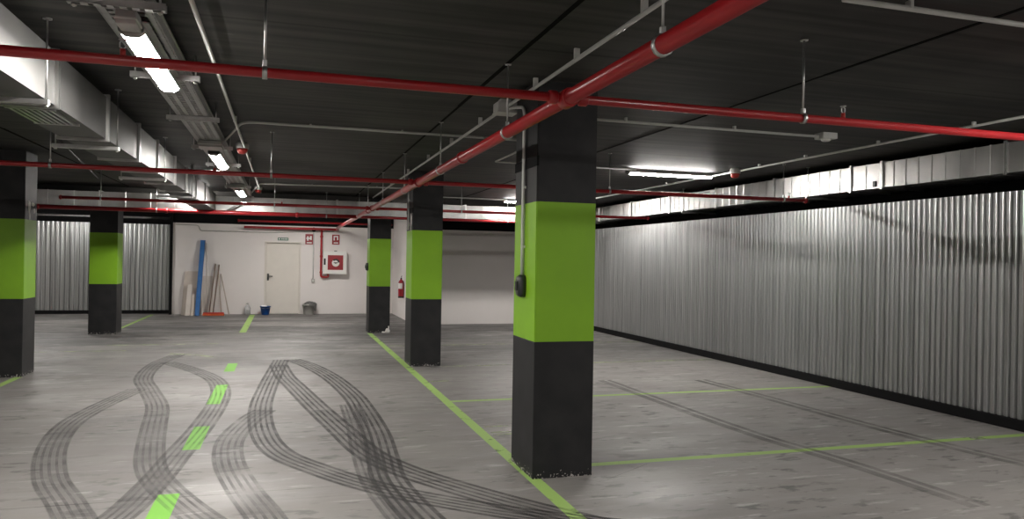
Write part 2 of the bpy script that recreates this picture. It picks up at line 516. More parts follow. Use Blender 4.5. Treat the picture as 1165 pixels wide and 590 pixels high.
P1 = pillar(1.548, 1.962, 4.55, 5.02, 'nearest square pillar, green band between black, with a grey conduit down its side')
P2 = pillar(1.600, 2.005, 9.745, 10.23, 'second green and black pillar along the long green line, a red extinguisher behind it')
P3 = pillar(1.545, 1.945, 14.31, 14.78, 'farthest pillar in the row on the long green line, chipped white at its foot')
PL = pillar(-3.27, -2.825, 9.71, 10.14, 'green and black pillar cut off by the edge of the picture, below the square duct')
PL2 = pillar(-3.275, -2.83, 14.68, 15.14, 'green and black pillar standing in front of the corrugated end wall')
# flattened cast-joint band round the tops, and chips of bare plaster
for P, (x0, x1, y0, y1) in ((P1, (1.548, 1.962, 4.55, 5.02)), (P2, (1.600, 2.005, 9.745, 10.23))):
    bm = BM(); box(bm, x0 - 0.004, x0 + 0.012, y0 - 0.001, y1 + 0.004, 2.02, 2.085, 0.0005)
    obj('tape_band', bm, 'black', P)


def chips(parent, pts, face, a, r=0.02):
    bm = BM()
    for (u, z, su, sz) in pts:
        ring0, ring1 = [], []
        n = 9
        for k in range(n):
            an = 2 * math.pi * k / n; q = rnd.uniform(0.7, 1.15)
            uu, zz = u + math.cos(an) * su * q, max(0.001, z + math.sin(an) * sz * q)
            ring0.append(bm.verts.new((a, uu, zz) if face == 'x' else (uu, a, zz)))
            d = -0.002 if face in ('x', 'y') else 0.002
            ring1.append(bm.verts.new((a + (0.002 if parent in (PL,) else d), uu, zz) if face == 'x' else (uu, a + d, zz)))
        quad_faces(bm, [ring0, ring1], smooth=False)
    return obj('bare_patch', bm, 'chip', parent)


chips(P3, [(1.90, 0.04, 0.05, 0.05), (1.84, 0.015, 0.07, 0.018), (1.925, 0.10, 0.015, 0.05)], 'y', 14.31)
chips(P2, [(9.86, 1.93, 0.05, 0.10), (10.02, 1.88, 0.05, 0.03), (9.88, 1.83, 0.02, 0.06), (10.05, 1.95, 0.02, 0.08)], 'x', 1.600)
chips(PL, [(9.86, 1.93, 0.05, 0.09), (10.0, 1.97, 0.05, 0.025), (9.88, 1.84, 0.025, 0.05), (10.04, 1.90, 0.03, 0.03)], 'x', -2.825)


# ------------------------------------------------------------------ floor paint
def flat(name, quads, m, label, cat, group=None, z=0.0009):
    bm = BM()
    for q in quads:
        f = bm.faces.new([bm.verts.new((x, y, z)) for x, y in q])
        if f.normal.z < 0: f.normal_flip()
        bm.faces.ensure_lookup_table()
    bm.normal_update()
    for f in bm.faces:
        if f.normal.z < 0: f.normal_flip()
    return tag(obj(name, bm, m, recalc=False), label, cat, group)


def rect(x0, x1, y0, y1): return [(x0, y0), (x1, y0), (x1, y1), (x0, y1)]


flat('aisle_line', [rect(1.518, 1.606, 1.5, 14.30)], 'line', 'long green line painted along the foot of the pillar row', 'floor line')
flat('aisle_line', [rect(-2.90, -2.82, 2.0, 9.70)], 'line', 'green line on the floor running up to the cut-off pillar', 'floor line')
flat('aisle_line', [rect(-3.01, -2.94, 15.15, 19.4)], 'line', 'pale green line running from the pillar to the corrugated end wall', 'floor line')
flat('bay_line', [rect(1.606, 6.12, 4.75, 4.825)], 'line', 'green bay line starting at the foot of the nearest pillar', 'floor line', 'bay lines across the floor')
flat('bay_line', [rect(1.606, 6.12, 7.23, 7.30)], 'line', 'second green bay line, passing behind the nearest pillar', 'floor line', 'bay lines across the floor')
flat('bay_line', [rect(2.01, 6.12, 9.65, 9.72)], 'faint', 'faded bay line level with the second pillar of the row', 'floor line', 'bay lines across the floor')
flat('bay_line', [rect(1.606, 6.12, 12.1, 12.17)], 'faint', 'very faint bay line between the second and farthest pillar', 'floor line', 'bay lines across the floor')
flat('bay_line', [rect(-6.5, -2.2, 12.08, 12.15)], 'faint', 'faint bay line across the floor behind the cut-off pillar', 'floor line', 'bay lines across the floor')
flat('bay_line', [rect(-2.6, -1.0, 12.84, 12.90)], 'faint', 'pale streaked line beside the pillar near the corrugated end wall', 'floor line', 'bay lines across the floor')
flat('curved_line', [[(-1.55, 11.62), (-1.2, 11.42), (-1.2, 11.50), (-1.55, 11.70)], [(-1.2, 11.42), (-0.85, 11.05), (-0.83, 11.13), (-1.2, 11.50)]], 'faint',
     'short curved pale yellow line on the floor before the first dash', 'floor line')
for i, (y0, y1, lb) in enumerate(((2.2, 4.78, 'nearest green dash of the dashed lane line, cut by the bottom edge'),
                                  (5.84, 6.62, 'second green dash up from the bottom, between tyre tracks'),
                                  (7.60, 8.72, 'long green dash crossed by a curved tyre track'),
                                  (9.72, 10.45, 'short green dash just past the curved tyre tracks'),
                                  (14.7, 19.2, 'long pale dash leading to the clear bottle by the far wall'))):
    flat('lane_dash', [rect(-0.685, -0.565, y0, y1) if i < 4 else rect(-0.78, -0.66, y0, y1)], 'dash' if i < 4 else 'line', lb, 'floor line', 'dashes of the lane line')
t = thing('bay_number', 'faded bay number strokes beside the nearest pillar', 'floor marking', (1.74, 5.95, 0.0006))
for q in (rect(1.64, 1.85, 6.075, 6.115), rect(1.635, 1.85, 5.868, 5.905), rect(1.635, 1.80, 5.785, 5.82)):
    bm = BM(); f = bm.faces.new([bm.verts.new((x, y, 0.0006)) for x, y in q]); bm.normal_update()
    obj('stroke', bm, 'faint', t, recalc=False)
flat('bay_number', [rect(1.64, 1.86, 8.49, 8.55)], 'faint', 'faded bay number stroke in front of the second pillar', 'floor marking')
# expansion joint across the slab and fine cracks
flat('floor_joint', [[(-7, 4.705), (0.6, 4.70), (0.6, 4.715), (-7, 4.72)], [(0.6, 4.70), (1.45, 4.585), (1.45, 4.598), (0.6, 4.715)]], 'tyrefaint',
     'thin dark joint across the floor through the tyre tracks', 'floor joint', z=0.0004)
flat('floor_crack', [[(2.02, 4.44), (2.45, 4.72), (2.455, 4.715), (2.025, 4.435)]], 'tyrefaint', 'hairline crack beside the nearest pillar foot', 'floor crack', z=0.0004)


def catmull(pts, n=14):
    P = [Vector((x, y)) for x, y in pts]
    P = [P[0] * 2 - P[1]] + P + [P[-1] * 2 - P[-2]]
    out = []
    for a, b_, c, d in zip(P[:-3], P[1:-2], P[2:-1], P[3:]):
        for i in range(n):
            t = i / n
            out.append(0.5 * ((2 * b_) + (c - a) * t + (2 * a - 5 * b_ + 4 * c - d) * t * t + (3 * b_ - a - 3 * c + d) * t ** 3))
    out.append(P[-2])
    return out


NT = [0]


def track(pts, m, label, width=0.19, ribs=((-0.46, 0.13), (-0.23, 0.09), (0.0, 0.10), (0.23, 0.09), (0.46, 0.13)), name='tyre_track', cat='tyre mark', wash='wash'):
    bm = BM()
    c = catmull(pts)
    NT[0] += 1
    z = 0.0010 + 0.0001 * NT[0]
    for off, wd in ribs:
        prev = None
        for i, p in enumerate(c):
            t = (c[min(i + 1, len(c) - 1)] - c[max(i - 1, 0)]).normalized()
            nr = Vector((-t.y, t.x))
            a = p + nr * (off - wd / 2) * width; b_ = p + nr * (off + wd / 2) * width
            cur = (bm.verts.new((a.x, a.y, z)), bm.verts.new((b_.x, b_.y, z)))
            if prev: bm.faces.new((prev[0], cur[0], cur[1], prev[1]))
            prev = cur
    if wash:
        prev = None
        for i, p in enumerate(c):
            t = (c[min(i + 1, len(c) - 1)] - c[max(i - 1, 0)]).normalized()
            nr = Vector((-t.y, t.x)) * width * 0.55
            cur = (bm.verts.new((p.x + nr.x, p.y + nr.y, 0.00042 + 0.00002 * NT[0])), bm.verts.new((p.x - nr.x, p.y - nr.y, 0.00042 + 0.00002 * NT[0])))
            if prev: bm.faces.new((prev[0], cur[0], cur[1], prev[1])).material_index = 1
            prev = cur
        m = (m, wash)
    bm.normal_update()
    for f in bm.faces:
        if f.normal.z < 0: f.normal_flip()
    return tag(obj(name, bm, m, recalc=False), label, cat, 'tyre marks on the floor' if name == 'tyre_track' else None)


track([(-1.45, 8.6), (-1.62, 7.6), (-1.67, 6.89), (-1.58, 6.11), (-1.38, 5.31), (-1.14, 4.71), (-0.95, 4.2), (-0.75, 3.5)], 'tyrefaint',
      'outermost curved tyre track, bulging away from the dashes near the picture edge')
track([(-1.42, 11.5), (-1.56, 10.55), (-1.52, 9.4), (-1.33, 8.55), (-1.11, 7.6), (-1.0, 6.7), (-0.93, 6.1), (-0.83, 5.45), (-0.70, 5.0), (-0.45, 4.4), (-0.2, 3.9)], 'tyrefaint',
      'thin curved tyre track between the outermost track and the dashes')
track([(-1.45, 10.7), (-1.07, 9.98), (-0.76, 9.19), (-0.62, 8.41), (-0.59, 7.61), (-0.63, 6.58), (-0.70, 5.7), (-0.74, 5.14), (-0.80, 4.6), (-0.9, 4.1), (-1.0, 3.5)], 'tyrefaint',
      'curved tyre track running over the green dashes')
track([(-0.02, 10.7), (-0.10, 9.4), (-0.16, 8.3), (-0.19, 7.3), (-0.14, 6.3), (-0.01, 5.6), (0.26, 5.07), (0.54, 4.65), (0.81, 4.35), (1.27, 3.95), (1.8, 3.6)], 'tyre',
      'dark tyre track sweeping from the dashes under the others to the bottom edge', 0.20)
track([(-0.05, 10.2), (0.03, 9.2), (0.14, 8.43), (0.31, 7.25), (0.47, 6.24), (0.60, 5.46), (0.77, 4.99), (1.0, 4.57), (1.31, 4.1), (1.7, 3.6)], 'tyre',
      'darkest tyre track, crossing over toward the nearest pillar', 0.22)
track([(0.12, 10.7), (0.33, 10.1), (0.54, 9.1), (0.68, 7.93), (0.72, 7.16), (0.73, 6.11), (0.69, 5.31), (0.66, 4.8), (0.70, 4.3), (0.8, 3.6)], 'tyre',
      'tyre track arching from the far floor down between the crossing tracks', 0.22)
track([(0.62, 7.3), (0.61, 6.4), (0.58, 5.6), (0.57, 4.9), (0.60, 4.4), (0.70, 3.6)], 'tyrefaint',
      'short faint tyre track inside the arching dark one', 0.18)
track([(-0.15, 7.2), (-0.27, 6.78), (-0.37, 6.09), (-0.34, 5.44), (-0.22, 4.8), (-0.07, 4.2), (0.05, 3.6)], 'tyrefaint',
      'faint tyre track just beside the green dashes, curving the other way', 0.20)
track([(4.86, 8.0), (4.93, 6.8), (4.97, 5.71), (5.02, 4.96), (5.08, 4.47), (5.18, 3.9)], 'smear', 'long straight grey smear nearest the corrugated wall', 0.20,
      ((-0.3, 0.4), (0.25, 0.3)), 'tyre_smear', wash=None)
track([(3.68, 8.2), (3.71, 6.38), (3.76, 5.32), (3.82, 4.85), (3.90, 4.25), (3.96, 3.4)], 'smear', 'straight grey smear crossing the nearest bay line', 0.18,
      ((-0.28, 0.45), (0.3, 0.3)), 'tyre_smear', wash=None)


# ------------------------------------------------------------------ red sprinkler pipework
def collar(parent, c, axis, r, ln=0.05, name='coupling', m='red'):
    bm = BM()
    lathe(bm, [(r + 0.004, -ln / 2), (r + 0.010, -ln / 2 + 0.006), (r + 0.010, ln / 2 - 0.006), (r + 0.004, ln / 2)], c, 16, axis)
    return obj(name, bm, m, parent)


def sprinkler(parent, x, y, z):
    bm = BM()
    tube(bm, [(x, y, z), (x, y, z + 0.030)], 0.011, 8)
    s = obj('sprinkler_head', bm, 'redplastic', parent)
    bm = BM()
    for q in (-1, 1):
        tube(bm, [(x, y, z + 0.030), (x + q * 0.011, y, z + 0.038), (x + q * 0.011, y, z + 0.056), (x, y, z + 0.064)], 0.0032, 6)
    lathe(bm, [(0.004, z + 0.063), (0.016, z + 0.065), (0.016, z + 0.068), (0.004, z + 0.069)], (x, y, 0), 12)
    obj('deflector', bm, 'zinc', s)


t = thing('main_pipe', 'thick red pipe running lengthwise below the ceiling beside the pillar tops', 'pipe', (XP, 8.0, ZP))
bm = BM(); tube(bm, [(XP, -4.6, ZP), (XP, 18.9, ZP)], 0.035, 20)
obj('pipe', bm, 'red', t)
for y in (-1.2, 5.4, 11.9): collar(t, (XP, y, ZP), 'Y', 0.035)
for y in (3.25, 7.30, 11.33):
    collar(t, (XP, y, ZP), 'Y', 0.035, 0.085, 'tee')
BR = {}
for y, x0, x1, lb in ((3.25, -6.9, 4.45, 'nearest red cross pipe, spanning the whole picture'),
                      (7.30, -6.9, 5.80, 'second red cross pipe, passing over the second pillar'),
                      (11.33, -2.90, 5.85, 'dark red cross pipe in front of the cross duct')):
    t = thing('branch_pipe', lb, 'pipe', ((x0 + x1) / 2, y, ZP), 'red cross pipes')
    bm = BM(); tube(bm, [(x0, y, ZP), (x1, y, ZP)], 0.0215, 16)
    obj('pipe', bm, 'red', t)
    for s in (-1, 1): collar(t, (XP + s * 0.075, y, ZP), 'X', 0.0215, 0.045)
    collar(t, (x1 - 0.02, y, ZP), 'X', 0.0215, 0.03, 'end_cap')
    if x0 > -5: collar(t, (x0 + 0.02, y, ZP), 'X', 0.0215, 0.03, 'end_cap')
    BR[y] = t
sprinkler(BR[3.25], -0.62, 3.25, ZP + 0.015); sprinkler(BR[3.25], 2.80, 3.25, ZP + 0.015)
sprinkler(BR[7.30], 5.55, 7.30, ZP + 0.015); sprinkler(BR[7.30], -0.62, 7.30, ZP + 0.015); sprinkler(BR[11.33], -0.05, 11.33, ZP + 0.015)
# feed line under the cross duct and the low lines against the back wall
t = thing('feed_pipe', 'thick red pipe running just in front of the cross duct', 'pipe', (1.0, 13.62, 2.155))
bm = BM(); tube(bm, [(-3.80, 13.62, 2.155), (1.25, 13.62, 2.155)], 0.034, 16); obj('pipe', bm, 'red', t)
bm = BM(); tube(bm, [(1.25, 13.62, 2.155), (5.6, 13.62, 2.155)], 0.024, 16); obj('pipe', bm, 'red', t)
collar(t, (-3.78, 13.62, 2.155), 'X', 0.034, 0.04, 'end_cap'); collar(t, (-1.9, 13.62, 2.155), 'X', 0.034); collar(t, (0.2, 13.62, 2.155), 'X', 0.034)
t = thing('hose_feed_pipe', 'thin red pipe along the back wall dropping to the hose cabinet', 'pipe', (0.9, 19.2, 0.93))
bm = BM(); tube(bm, [(-0.95, 19.25, 2.13), (1.3, 19.25, 2.13)], 0.030, 12); tube(bm, [(1.25, 18.88, 2.163), (1.25, 19.25, 2.13)], 0.030, 12)
obj('pipe', bm, 'red', t)
bm = BM(); tube(bm, [(0.885, 19.25, 2.13), (0.885, 19.33, 2.05), (0.885, 19.36, 1.9), (0.885, 19.36, 0.93), (1.06, 19.36, 0.93), (1.06, 19.36, 1.008)], 0.027, 12, 0.06)
obj('riser', bm, 'red', t)
for z in (1.95, 1.45, 1.05): collar(t, (0.885, 19.36, z), 'Z', 0.027, 0.05)
t = thing('wall_pipe', 'dark red pipe high against the upper back wall', 'pipe', (1.0, 19.35, 2.28))
bm = BM(); tube(bm, [(-1.1, 19.35, 2.29), (2.65, 19.35, 2.29)], 0.025, 12); obj('pipe', bm, 'red', t)
collar(t, (-1.08, 19.35, 2.29), 'X', 0.025, 0.04, 'end_cap')


def hanger(x, y, zpipe, r, axis, label, pz=None):
    t = thing('pipe_hanger', label, 'hanger', (x, y, zpipe), 'threaded rod hangers')
    bm = BM(); tube(bm, [(x, y, zpipe + r), (x, y, CEIL)], 0.0052, 8); obj('rod', bm, 'zinc', t)
    bm = BM()
    lathe(bm, [(r + 0.0005, -0.010), (r + 0.006, -0.010), (r + 0.006, 0.010), (r + 0.0005, 0.010)], (x, y, zpipe), 16, axis)
    box(bm, x - 0.009, x + 0.009, y - 0.009, y + 0.009, zpipe + r + 0.003, zpipe + r + 0.03, 0.002)
    obj('clamp', bm, 'zinc', t)
    bm = BM(); lathe(bm, [(0.020, CEIL - 0.007), (0.020, CEIL)], (x, y, 0), 10); obj('ceiling_plate', bm, 'zinc', t)


for y, lb in ((0.45, 'rod hanger of the thick red main above the camera'), (2.34, 'rod and clamp on the thick red main where it leaves the top of the picture'),
              (4.24, 'rod on the thick red main beside the grey junction box'),
              (6.22, 'rod on the thick red main between the nearest and second cross pipes'),
              (8.2, 'rod on the thick red main just beyond the second cross pipe'), (10.09, 'rod on the thick red main in front of the second pillar, past the cross pipe'),
              (11.96, 'rod on the thick red main near the dark third cross pipe'), (13.4, 'farthest rod on the thick red main, by the cross duct')):
    if y > 1: hanger(XP, y, ZP, 0.035, 'Y', lb)
for x, y, lb in ((-0.09, 3.25, 'rod clamped to the nearest cross pipe, between light and main'), (2.55, 3.25, 'rod clamped to the nearest cross pipe beside its sprinkler head'),
                 (-1.94, 7.30, 'rod on the second cross pipe near the cut-off pillar'), (-0.13, 7.30, 'rod on the second cross pipe beside the cable tray lights'),
                 (5.48, 7.30, 'rod near the end of the second cross pipe by the wall duct'), (3.3, 7.30, 'rod on the second cross pipe behind the nearest pillar'),
                 (-0.15, 11.33, 'rod on the dark third cross pipe beside a sprinkler head'), (-2.40, 11.33, 'rod on the dark third cross pipe near its blind end'),
                 (2.62, 11.33, 'rod on the third cross pipe between the two bigger pillars'), (4.5, 11.33, 'rod on the third cross pipe against the wall duct')):
    hanger(x, y, ZP, 0.0215, 'X', lb)
hanger(0.70, 13.62, 2.155, 0.034, 'X', 'rod on the thick feed pipe before the cross duct, above the hose cabinet')
hanger(4.05, 13.62, 2.155, 0.024, 'X', 'rod on the feed pipe under the far ceiling light')
hanger(-2.05, 13.62, 2.155, 0.034, 'X', 'rod on the thick feed pipe near the farther striped pillar')


# ------------------------------------------------------------------ ducts
def duct(axis, a0, a1, u0, u1, z0, z1, flanges, t, bead=0.15, drift=0.0, m='duct'):
    """rectangular sheet duct along X or Y with cross beads and flange frames"""
    edges = [a0] + [f for f in flanges if a0 < f < a1] + [a1]
    P = (lambda a, u, z: (u, a, z)) if axis == 'Y' else (lambda a, u, z: (a, u, z))
    for s0, s1 in zip(edges[:-1], edges[1:]):
        bm = BM(); rings = []
        n = max(1, int((s1 - s0) / bead))
        st = []
        for i in range(n + 1):
            a = s0 + (s1 - s0) * i / n
            if 0 < i < n: st += [(a - 0.006, 0), (a, 0.0055), (a + 0.006, 0)]
            else: st.append((a, 0))
        for a, e in st:
            d = drift * (a - a0)
            rings.append([bm.verts.new(P(a, u, z)) for u, z in ((u0 - e + d, z0 - e), (u1 + e + d, z0 - e), (u1 + e + d, z1 + e), (u0 - e + d, z1 + e))])
        quad_faces(bm, rings, smooth=False)
        obj('duct_section', bm, m, t)
    for f in flanges:
        d = drift * (f - a0)
        bm = BM(); e = 0.018
        for q in (-1, 1):
            lo, hi = f + (-0.016 if q < 0 else 0.003), f + (-0.003 if q < 0 else 0.016)
            for (ua, ub, za, zb) in ((u0 - e, u1 + e, z0 - e, z0), (u0 - e, u1 + e, z1, z1 + e), (u0 - e, u0, z0, z1), (u1, u1 + e, z0, z1)):
                if axis == 'Y': box(bm, ua + d, ub + d, lo, hi, za, zb)
                else: box(bm, lo, hi, ua, ub, za, zb)
        obj('flange', bm, 'ductseam', t)


t = thing('wall_duct', 'long silver air duct running above the corrugated side wall', 'duct', (6.2, 5, 2.24))
duct('Y', -4.9, 13.80, 5.95, 6.46, 2.235, 2.495, [-1.2, 0.6, 2.2, 3.6, 4.92, 6.32, 6.77, 8.11, 9.45, 10.81, 12.2], t)
bm = BM(); box(bm, 5.935, 5.949, 6.40, 6.44, 2.25, 2.31, 0.003); obj('latch', bm, 'darkgrey', t)
t = thing('aisle_duct', 'square silver air duct running lengthwise beside the cable tray', 'duct', (-1.31, 5, 2.16))
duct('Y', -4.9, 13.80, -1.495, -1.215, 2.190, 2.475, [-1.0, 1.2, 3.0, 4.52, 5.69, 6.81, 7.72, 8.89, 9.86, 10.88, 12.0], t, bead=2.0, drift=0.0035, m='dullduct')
bm = BM()
for i in range(7): box(bm, -1.43 + i * 0.032, -1.415 + i * 0.032, 4.62, 5.10, 2.178, 2.190)
box(bm, -1.445, -1.205, 4.60, 4.625, 2.178, 2.190); box(bm, -1.445, -1.205, 5.09, 5.115, 2.178, 2.190)
obj('grille', bm, 'ductseam', t)
t = thing('cross_duct', 'silver air duct crossing the hall behind the red pipes', 'duct', (0, 14.0, 2.16))
duct('X', -6.9, 6.46, 13.87, 14.24, 2.200, 2.450, [-5.4, -4.1, -2.95, -1.8, -0.55, 0.9, 2.2, 3.29, 4.6, 5.7], t, bead=0.31)


def duct_hanger(y, x0, x1, z, label, rods):
    t = thing('duct_hanger', label, 'hanger', ((x0 + x1) / 2, y, z), 'channel hangers under the ducts')
    bm = BM(); box(bm, x0, x1, y - 0.02, y + 0.02, z - 0.035, z - 0.008, 0.003); obj('channel', bm, 'zinc', t)
    for x in rods:
        bm = BM(); tube(bm, [(x, y, z - 0.045), (x, y, CEIL)], 0.005, 8); obj('rod', bm, 'zinc', t)
        bm = BM(); lathe(bm, [(0.022, CEIL - 0.007), (0.022, CEIL)], (x, y, 0), 10); obj('ceiling_plate', bm, 'zinc', t)
        bm = BM(); lathe(bm, [(0.011, z - 0.045), (0.011, z - 0.035)], (x, y, 0), 6); obj('nut', bm, 'zinc', t)


for y, lb in ((4.22, 'nearest channel and rods under the square duct, by the first joint'), (5.87, 'channel and rods under the square duct between its first two visible joints past the pipe'),
              (8.05, 'channel and rods under the square duct above the second red cross pipe'), (10.3, 'farthest channel and rods under the square duct')):
    duct_hanger(y, -1.55, -1.13, 2.172, lb, (-1.53, -1.145))
for y, lb in ((7.42, 'rod and channel on the wall duct beside the second cross pipe end'), (4.3, 'rod and channel on the wall duct at the picture edge'), (10.3, 'rod and channel on the wall duct behind the third cross pipe')):
    duct_hanger(y, 5.88, 6.48, 2.228, lb, (5.905,))

# ------------------------------------------------------------------ cable tray with lights
TX0, TX1, TZ = -0.785, -0.565, 2.455
t = thing('cable_tray', 'galvanised ladder cable tray carrying the row of lights', 'cable tray', (-0.68, 4.5, TZ))
for x in (TX0, TX1):
    bm = BM(); box(bm, x - 0.003, x + 0.003, -4.8, 13.7, TZ, TZ + 0.05); box(bm, x - 0.012, x + 0.012, -4.8, 13.7, TZ + 0.048, TZ + 0.053)
    obj('side_rail', bm, 'tray', t)
bm = BM()
y = -4.8
while y < 13.7:
    box(bm, TX0, TX1, y, y + 0.035, TZ, TZ + 0.004)
    y += 0.060
for x in (TX0 + 0.02, -0.71, -0.645, TX1 - 0.02): box(bm, x - 0.014, x + 0.014, -4.8, 13.7, TZ - 0.002, TZ + 0.003)
obj('perforated_base', bm, 'tray', t)
for i, x in enumerate((-0.60, -0.625, -0.588)):
    bm = BM(); pts = []
    for k in range(40):
        yy = -4.7 + k * 0.47; pts.append((x + rnd.uniform(-0.006, 0.006), yy, TZ + 0.014 + rnd.uniform(0, 0.004)))
    tube(bm, pts, 0.007, 6)
    obj('cable', bm, 'cable', t)


def tray_bracket(y, label):
    t = thing('tray_bracket', label, 'bracket', (-0.675, y, TZ), 'slotted channel brackets under the tray')
    bm = BM()
    for x0 in (-0.86,):
        x = x0
        box(bm, -0.86, -0.49, y - 0.018, y - 0.014, TZ - 0.035, TZ - 0.003)
        box(bm, -0.86, -0.49, y + 0.014, y + 0.018, TZ - 0.035, TZ - 0.003)
        while x < -0.50:
            box(bm, x, x + 0.028, y - 0.014, y + 0.014, TZ - 0.035, TZ - 0.032); x += 0.048
    obj('channel', bm, 'zinc', t)
    for x in (-0.835, -0.515):
        bm = BM(); tube(bm, [(x, y, TZ - 0.05), (x, y, CEIL)], 0.005, 8); obj('rod', bm, 'zinc', t)
        bm = BM(); lathe(bm, [(0.011, TZ - 0.046), (0.011, TZ - 0.036)], (x, y, 0), 6); obj('nut', bm, 'zinc', t)


for y, lb in ((3.42, 'nearest slotted bracket under the cable tray, at the top edge'), (4.72, 'slotted bracket under the tray at the far end of the nearest light'),
              (6.08, 'slotted bracket under the bare stretch of the tray between lights'), (7.62, 'slotted bracket just before the second tray light'),
              (9.0, 'slotted bracket just past the second tray light'), (11.75, 'slotted bracket beside the third tray light')):
    tray_bracket(y, lb)


def batten(axis, c, ln, z, label, wd=0.085, group='LED batten lights', under=0.0):
    x, y = c
    t = thing('batten_light', label, 'ceiling light', (x, y, z), group)
    h = ln / 2
    P = (lambda a, u: (u, a)) if axis == 'Y' else (lambda a, u: (a, u))

    def prism(prof, a0, a1):
        bm = BM()
        rings = []
        for a in (a0, a1):
            r = []
            for u, zz in prof:
                px, py = P(a, u)
                r.append(bm.verts.new((x + px, y + py, zz)))
            rings.append(r)
        quad_faces(bm, rings, smooth=False)
        return bm
    q = wd / 2
    obj('housing', prism([(-q, z + 0.009), (q, z + 0.009), (q, z + 0.03), (q * 0.8, z + 0.055), (-q * 0.8, z + 0.055), (-q, z + 0.03)], -h, h), 'batten', t)
    if axis == 'Y':
        dif = [(-q * 0.96, z + 0.009), (-q * 0.96, z + 0.0075), (-q * 0.9, z + 0.004), (q * 0.9, z + 0.004), (q * 0.96, z + 0.0075), (q * 0.96, z + 0.009)]
    else: dif = [(-q * 0.96, z + 0.013), (-q * 0.93, z + 0.003), (-q * 0.6, z - 0.010), (q * 0.6, z - 0.010), (q * 0.93, z + 0.003), (q * 0.96, z + 0.013)]
    obj('glow_shield', prism([(-q * 1.35, z + 0.050), (q * 1.35, z + 0.050), (q * 1.35, z + 0.0545), (-q * 1.35, z + 0.0545)], -h, h), 'batten', t)  # added flat shield, keeps the diffuser's glow off the ceiling beside it
    obj('diffuser', prism(dif, -h + 0.03, h - 0.03), 'lamp', t)
    for s in (-1, 1):
        a, b_ = sorted((s * h, s * (h - 0.03)))
        obj('end_cap', prism([(-q * 1.04, z + 0.03), (-q * 0.98, z + 0.004), (-q * 0.52, z - 0.013), (q * 0.52, z - 0.013), (q * 0.98, z + 0.004), (q * 1.04, z + 0.03)], a, b_), 'batten', t)
    if under:
        bm = BM()
        for s in (-0.7, 0.7):
            px, py = P(s * h, 0); box(bm, x + px - 0.02, x + px + 0.02, y + py - 0.02, y + py + 0.02, z + 0.055, under)
        obj('bracket', bm, 'zinc', t)
    return t


batten('Y', (-0.668, 4.26), 1.20, 2.385, 'nearest lit light under the cable tray, crossed by the red pipe', 0.105, under=TZ)
batten('Y', (-0.668, 8.33), 1.20, 2.385, 'second lit light along the cable tray, beyond the bare tray', 0.105, under=TZ)
batten('Y', (-0.668, 12.35), 1.20, 2.385, 'small farthest lit light at the end of the cable tray', 0.105, under=TZ)
batten('Y', (-0.668, 0.20), 1.20, 2.385, 'cable tray light above the camera', 0.105, under=TZ)
batten('X', (4.64, 8.43), 1.20, CEIL - 0.055, 'lit tube on the ceiling beyond the nearest pillar, by the wall duct', 0.095)
batten('X', (4.50, 13.42), 1.20, CEIL - 0.055, 'lit tube glowing behind the nearest pillar above the cross duct', 0.095)
batten('X', (4.64, 2.25), 1.20, CEIL - 0.055, 'ceiling light just outside the picture near the corrugated wall', 0.095)
batten('Y', (-0.668, -3.6), 1.20, 2.385, 'added unseen cable tray light behind the camera', 0.105, under=TZ)  # out of view, added to light the pillar fronts
batten('X', (4.64, -2.4), 1.20, CEIL - 0.055, 'added unseen ceiling light behind the camera near the corrugated wall', 0.095)  # added fill from behind the camera for pillar fronts and side floor
batten('X', (-1.60, 13.50), 0.7, CEIL - 0.055, 'ceiling light hidden behind the square duct in front of the cross duct', 0.095)
batten('X', (-4.9, 2.6), 1.20, CEIL - 0.055, 'added unseen ceiling light outside the picture beyond the square duct', 0.095)  # never in view, added to light the side beyond the square duct
batten('X', (-4.9, 17.2), 1.20, CEIL - 0.055, 'added unseen ceiling light before the corrugated end wall', 0.095)  # hidden lamp added to light the corrugated end sheet
batten('X', (0.3, 17.0), 1.20, CEIL - 0.055, 'added unseen ceiling light behind the cross duct before the far door', 0.095)  # hidden lamp added to brighten the white back wall

# gear boxes on the tray before each light
for y, gx, gy, gz, lb in ((3.585, 0.040, 0.065, 2.385, 'grey gear box at the near end of the closest tray light'), (7.40, 0.10, 0.12, 2.395, 'wide grey gear box before the second tray light'),
                          (11.5, 0.10, 0.12, 2.395, 'wide grey gear box before the farthest tray light')):
    t = thing('gear_box', lb, 'junction box', (-0.665, y, gz), 'gear boxes on the cable tray')
    bm = BM(); box(bm, -0.665 - gx, -0.665 + gx, y - gy, y + gy, gz, TZ - 0.003, 0.006); obj('body', bm, 'batten', t)
    bm = BM(); box(bm, -0.67 - gx, -0.66 + gx, y - gy - 0.005, y + gy + 0.005, gz + 0.02, gz + 0.03, 0.003); obj('lid', bm, 'conduit', t)


# ------------------------------------------------------------------ grey conduits
def conduit(pts, label, clips=(), r=0.0115, bend=0.05, name='conduit'):
    t = thing(name, label, 'conduit', pts[0], 'grey surface conduits')
    bm = BM(); tube(bm, pts, r, 10, bend); obj('tube', bm, 'conduit', t)
    for (x, y, z, ax) in clips:
        bm = BM()
        if ax == 'Y': box(bm, x - r - 0.004, x + r + 0.004, y - 0.009, y + 0.009, z - 0.004, CEIL - 0.0005, 0.002)
        elif ax == 'X': box(bm, x - 0.009, x + 0.009, y - r - 0.004, y + r + 0.004, z - 0.004, CEIL - 0.0005, 0.002)
        else: box(bm, x - 0.004, x + r + 0.012, y - r - 0.006, y + r + 0.006, z - 0.009, z + 0.009, 0.002)
        obj('clip', bm, 'conduit', t)
    return t


